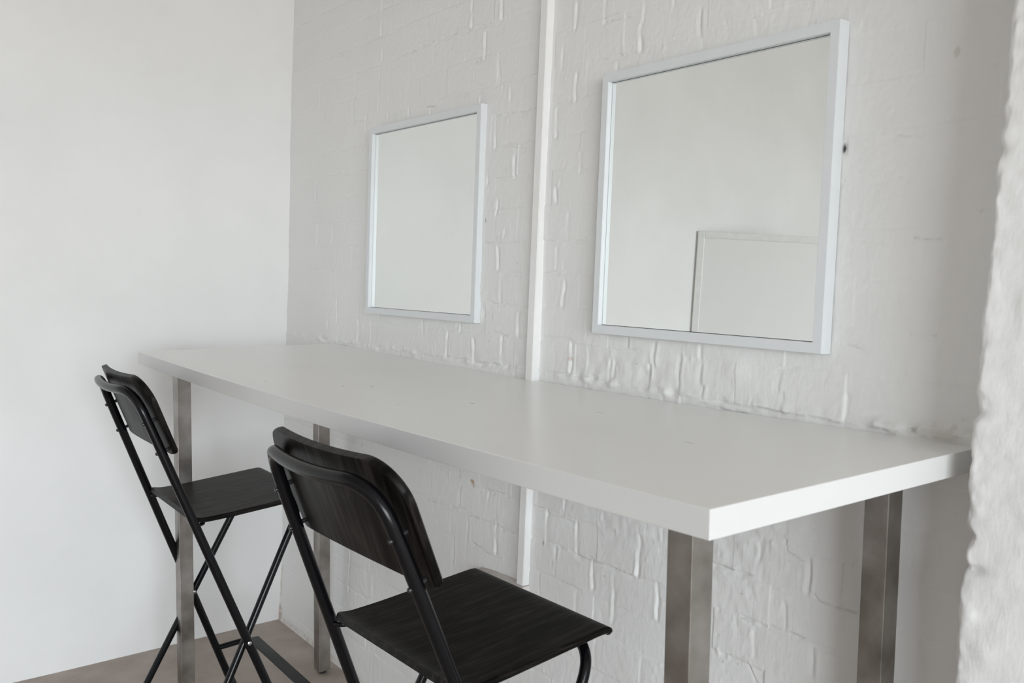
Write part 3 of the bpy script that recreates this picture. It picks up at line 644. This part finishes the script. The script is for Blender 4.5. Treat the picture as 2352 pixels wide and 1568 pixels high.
    seat = from_bm('seat', bm, M['seat_wood'], root, ang=38)
    # backrest: curved plywood in front of the tubes, rounded top corners
    zb, ztp, hwb, thb = .836, 1.0275, .211, .0135
    lam = math.sqrt(1 + sA * sA)
    v0, v1 = zb * lam, ztp * lam
    nn = lambda u, v: .0005 + .455 * u * u
    rt, rb = .074, .014
    def hb(v):
        w = hwb
        if v > v1 - rt: e = v - (v1 - rt); w = hwb - rt + math.sqrt(max(0, rt * rt - e * e))
        if v < v0 + rb: e = (v0 + rb) - v; w = hwb - rb + math.sqrt(max(0, rb * rb - e * e))
        return w
    vs = sorted(set([round(v0 + rb * (1 - math.cos(k * math.pi / 16)), 5) for k in range(9)] + [round(v0 + (v1 - v0) * k / 12, 5) for k in range(1, 12)] + [round(v1 - rt + rt * math.sin(k * math.pi / 36), 5) for k in range(19)]))
    def pp(u, v, d):
        v = v + .0208 * lam * (1 - (u / .2065) ** 2) * max(0., 1 - (v - v0) / .10)   # lower edge cut to a shallow arch
        return Vector((u, -sA / lam * v, v / lam)) + nA * (nn(u, v) + d)
    bm = bmesh.new(); rows = []; nu = 22; bev = .0042
    for v in vs:
        w = hb(v); e = 0
        ring = [bm.verts.new(pp(-(w - bev) + 2 * (w - bev) * k / nu, v, 0)) for k in range(nu + 1)]
        ring += [bm.verts.new(pp(w, v, bev)), bm.verts.new(pp(w, v, thb - bev))]
        ring += [bm.verts.new(pp((w - bev) - 2 * (w - bev) * k / nu, v, thb)) for k in range(nu + 1)]
        ring += [bm.verts.new(pp(-w, v, thb - bev)), bm.verts.new(pp(-w, v, bev))]
        rows.append(ring)
    m_ = len(rows[0])
    for a, b_ in zip(rows[:-1], rows[1:]):
        for k in range(m_): bm.faces.new((a[k], a[(k + 1) % m_], b_[(k + 1) % m_], b_[k]))
    # close bottom and top strips as quads between back and front faces
    for rw, fl in ((rows[0], False), (rows[-1], True)):
        for k in range(nu):
            q = (rw[k], rw[k + 1], rw[2 * nu + 3 - k - 1], rw[2 * nu + 3 - k]); bm.faces.new(q if fl else q[::-1])
        bm.faces.new((rw[nu], rw[nu + 1], rw[nu + 2], rw[nu + 3])); bm.faces.new((rw[0], rw[2 * nu + 3], rw[2 * nu + 4], rw[2 * nu + 5]))
    bmesh.ops.remove_doubles(bm, verts=bm.verts, dist=1e-6)
    back = from_bm('backrest', bm, M['back_wood'], root, ang=38)
    # screws through the tubes into the board: dome nuts behind
    for s in (-1, 1):
        for z in (.852, .925):
            u = s * wA(z)
            q = [pA(u, z, .0168), pA(u, z, RA), pA(u, z, -RA + .001), pA(u, z, -RA - .0022), pA(u, z, -RA - .004)]
            from_bm('bolt', tube_bm(q, [.0042, .0042, .0042, .0042, .0026], 12), M['bolt'], root, ang=45)
    # footrest: arms forward from the front legs, flattened bar across
    zr = .150; ya = Ay(zr)
    arms = fillet([(-wA(zr) + .004, ya + .004, zr), (-.246, .040, zr + .004), (-.15, .047, zr + .004), (.15, .047, zr + .004), (.246, .040, zr + .004), (wA(zr) - .004, ya + .004, zr)], [.03, .02, .02, .03], 6)
    from_bm('footrest_tube', tube_bm(arms, .0085, 18), M['black_metal'], root, ang=60)
    from_bm('footrest', box_bm(-.222, .222, .030, .064, zr + .008, zr + .0175, .004, 3), M['footrest'], root, ang=45)
    return root
stool = make_stool('black folding bar stool at the left end of the table, farther from the camera')
def children(o): return [c for c in bpy.data.objects if c.parent == o]
def copy_tree(o, parent=None):
    c = o.copy(); COL.objects.link(c); c.parent = parent
    for ch in children(o): copy_tree(ch, c)
    return c
near = copy_tree(stool)
stool.location = (.7041, -.3417, 0); stool.rotation_euler = (0, 0, -.0204)
near.location = (1.8284, -.3402, 0); near.rotation_euler = (0, 0, .0217)
near['label'] = 'black folding bar stool nearest the camera, its back in front of the table edge'

# ------------------------------------------------------------------ mirrors
def make_mirror(label, Bp, Xa, Za, Na, w, h, t, fw):
    root = empty('square_mirror', Bp, 0, label, 'mirror', 'square framed mirrors on the brick wall')
    Xa, Za, Na = (Vector(v).normalized() for v in (Xa, Za, Na))
    root.matrix_world = Matrix((( Xa.x, -Na.x, Za.x, Bp[0]), (Xa.y, -Na.y, Za.y, Bp[1]), (Xa.z, -Na.z, Za.z, Bp[2]), (0, 0, 0, 1)))
    # local: x right, -y out of the wall, z up
    fd = .0118
    bm = bmesh.new()
    outer = [(0, 0), (w, 0), (w, h), (0, h)]; inner = [(fw, fw), (w - fw, fw), (w - fw, h - fw), (fw, h - fw)]
    lv = {'of': [bm.verts.new((x, -t, z)) for x, z in outer], 'ob': [bm.verts.new((x, .004, z)) for x, z in outer],
          'nf': [bm.verts.new((x, -t, z)) for x, z in inner], 'nb': [bm.verts.new((x, -t + fd + .003, z)) for x, z in inner]}
    for k in range(4):
        j = (k + 1) % 4
        bm.faces.new((lv['of'][k], lv['of'][j], lv['nf'][j], lv['nf'][k]))
        bm.faces.new((lv['ob'][k], lv['of'][k], lv['of'][j], lv['ob'][j]))
        bm.faces.new((lv['nf'][k], lv['nf'][j], lv['nb'][j], lv['nb'][k]))
    bm.faces.new(lv['ob'][::-1]); bm.faces.new(lv['nb'])
    bmesh.ops.recalc_face_normals(bm, faces=bm.faces)
    ed = [e for e in bm.edges if len(e.link_faces) == 2 and e.calc_face_angle(0) > .6 and all(v.co.y < -t + .001 for v in e.verts)]
    bmesh.ops.bevel(bm, geom=ed, offset=.0008, segments=2, affect='EDGES')
    from_bm('frame', bm, M['frame'], root, sm=False)
    g = .0
    gl = box_bm(fw + .0010, w - fw - .0010, -t + fd, -t + fd + .0022, fw + .0010, h - fw - .0010)
    from_bm('mirror_glass', gl, M['glass'], root, sm=False)
    # dark strips standing in for the shaded gap round the glass
    bm = bmesh.new(); a_ = fw + .0001; b_ = .0010
    for q in [(a_, a_ + b_, a_, h - a_), (w - a_ - b_, w - a_, a_, h - a_), (a_, w - a_, a_, a_ + b_), (a_, w - a_, h - a_ - b_, h - a_)]:
        addb(bm, q[0], q[1], -t + fd + .0006, -t + fd + .002, q[2], q[3])
    from_bm('gap_shade', bm, M['gap_shade'], root, sm=False)
    return root
make_mirror('square mirror with pale frame right of the white trunking, reflecting a white rimmed board', (1.6701, .0137, 1.1652), (1, -.0028, -.0007), (.0008, .031, .9995), (-.0028, -.9995, .031), .5559, .5428, .022, .0181)
make_mirror('square mirror with pale frame left of the white trunking, nearer the room corner', (.6531, .0246, 1.1616), (.9999, .0156, -.0011), (.0006, .0281, .9996), (.0156, -.9995, .0281), .5593, .5520, .0245, .0184)

# board seen only in the mirror
BA = .785
bd = empty('rimmed_board', (.014 + .44 * math.cos(BA), -2.2 - .44 * math.sin(BA), 0), -BA, 'tall white board with a raised rim, seen reflected in the right-hand mirror', 'board')
BW = .95; BH = 1.645
from_bm('board_panel', box_bm(-.44, BW - .44, -.012, -.004, .0, BH, .001), M['panel'], bd, sm=False)
bm = bmesh.new(); rw_ = .034
for q in [(-.442, -.442 + rw_, .0, BH + .002), (BW - .438 - rw_, BW - .438, 0, BH + .002), (-.442 + rw_, BW - .438 - rw_, BH + .002 - rw_, BH + .002)]:
    addb(bm, q[0], q[1], -.012, .003, q[2], q[3], bev=.003)
from_bm('board_rim', bm, M['wood_white'], bd, sm=False)

# ------------------------------------------------------------------ light: daylight through the window
w = bpy.data.worlds.new('sky'); sc.world = w; w.use_nodes = True
nt = w.node_tree; bg = nt.nodes['Background']
tc = node(nt, 'ShaderNodeTexCoord'); sp = node(nt, 'ShaderNodeSeparateXYZ'); nt.links.new(tc.outputs['Generated'], sp.inputs['Vector'])
r = ramp(nt, [(.47, (.45, .45, .44)), (.53, (.88, .95, 1.0)), (1, (.82, .92, 1.0))]);
mr = node(nt, 'ShaderNodeMapRange'); mr.inputs['From Min'].default_value = -1; nt.links.new(sp.outputs['Z'], mr.inputs['Value'])
nt.links.new(mr.outputs['Result'], r.inputs['Fac']); nt.links.new(r.outputs['Color'], bg.inputs['Color'])
bg.inputs['Strength'].default_value = 12.0
def portal(name, loc, rot, sx, sy):
    l = bpy.data.lights.new(name, 'AREA'); l.shape = 'RECTANGLE'; l.size = sx; l.size_y = sy; l.cycles.is_portal = True
    o = bpy.data.objects.new(name, l); COL.objects.link(o); o.location = loc; o.rotation_euler = rot
portal('window_portal', (RX + .2, (WY0 + WY1) / 2, (WZ0 + WZ1) / 2), (0, math.radians(90), 0), WZ1 - WZ0, WY1 - WY0)


# ------------------------------------------------------------------ camera
F, yaw, pit, rol = 2072.2053, .9103315, .0782132, .0134476
cam = bpy.data.cameras.new('camera'); co = bpy.data.objects.new('camera', cam); COL.objects.link(co)
fw_ = Vector((-math.sin(yaw) * math.cos(pit), math.cos(yaw) * math.cos(pit), -math.sin(pit)))
rt_ = Vector((math.cos(yaw), math.sin(yaw), 0)); up_ = rt_.cross(fw_)
r2 = math.cos(rol) * rt_ + math.sin(rol) * up_; u2 = -math.sin(rol) * rt_ + math.cos(rol) * up_
mw = Matrix(((r2.x, u2.x, -fw_.x, 3.0832182), (r2.y, u2.y, -fw_.y, -1.3209695), (r2.z, u2.z, -fw_.z, 1.2955333), (0, 0, 0, 1)))
co.matrix_world = mw
cam.sensor_width = 36; cam.sensor_fit = 'HORIZONTAL'; cam.lens = F / 2352 * 36
cam.clip_start = .05
cam.dof.use_dof = True; cam.dof.focus_distance = 1.95; cam.dof.aperture_fstop = 9
sc.camera = co

sc.view_settings.view_transform = 'Standard'; sc.view_settings.look = 'None'; sc.view_settings.gamma = 1
sc.view_settings.use_curve_mapping = False
sc.view_settings.exposure = 0.5
sc.cycles.max_bounces = 14; sc.cycles.diffuse_bounces = 10; sc.cycles.glossy_bounces = 6
sc.cycles.sample_clamp_indirect = 6
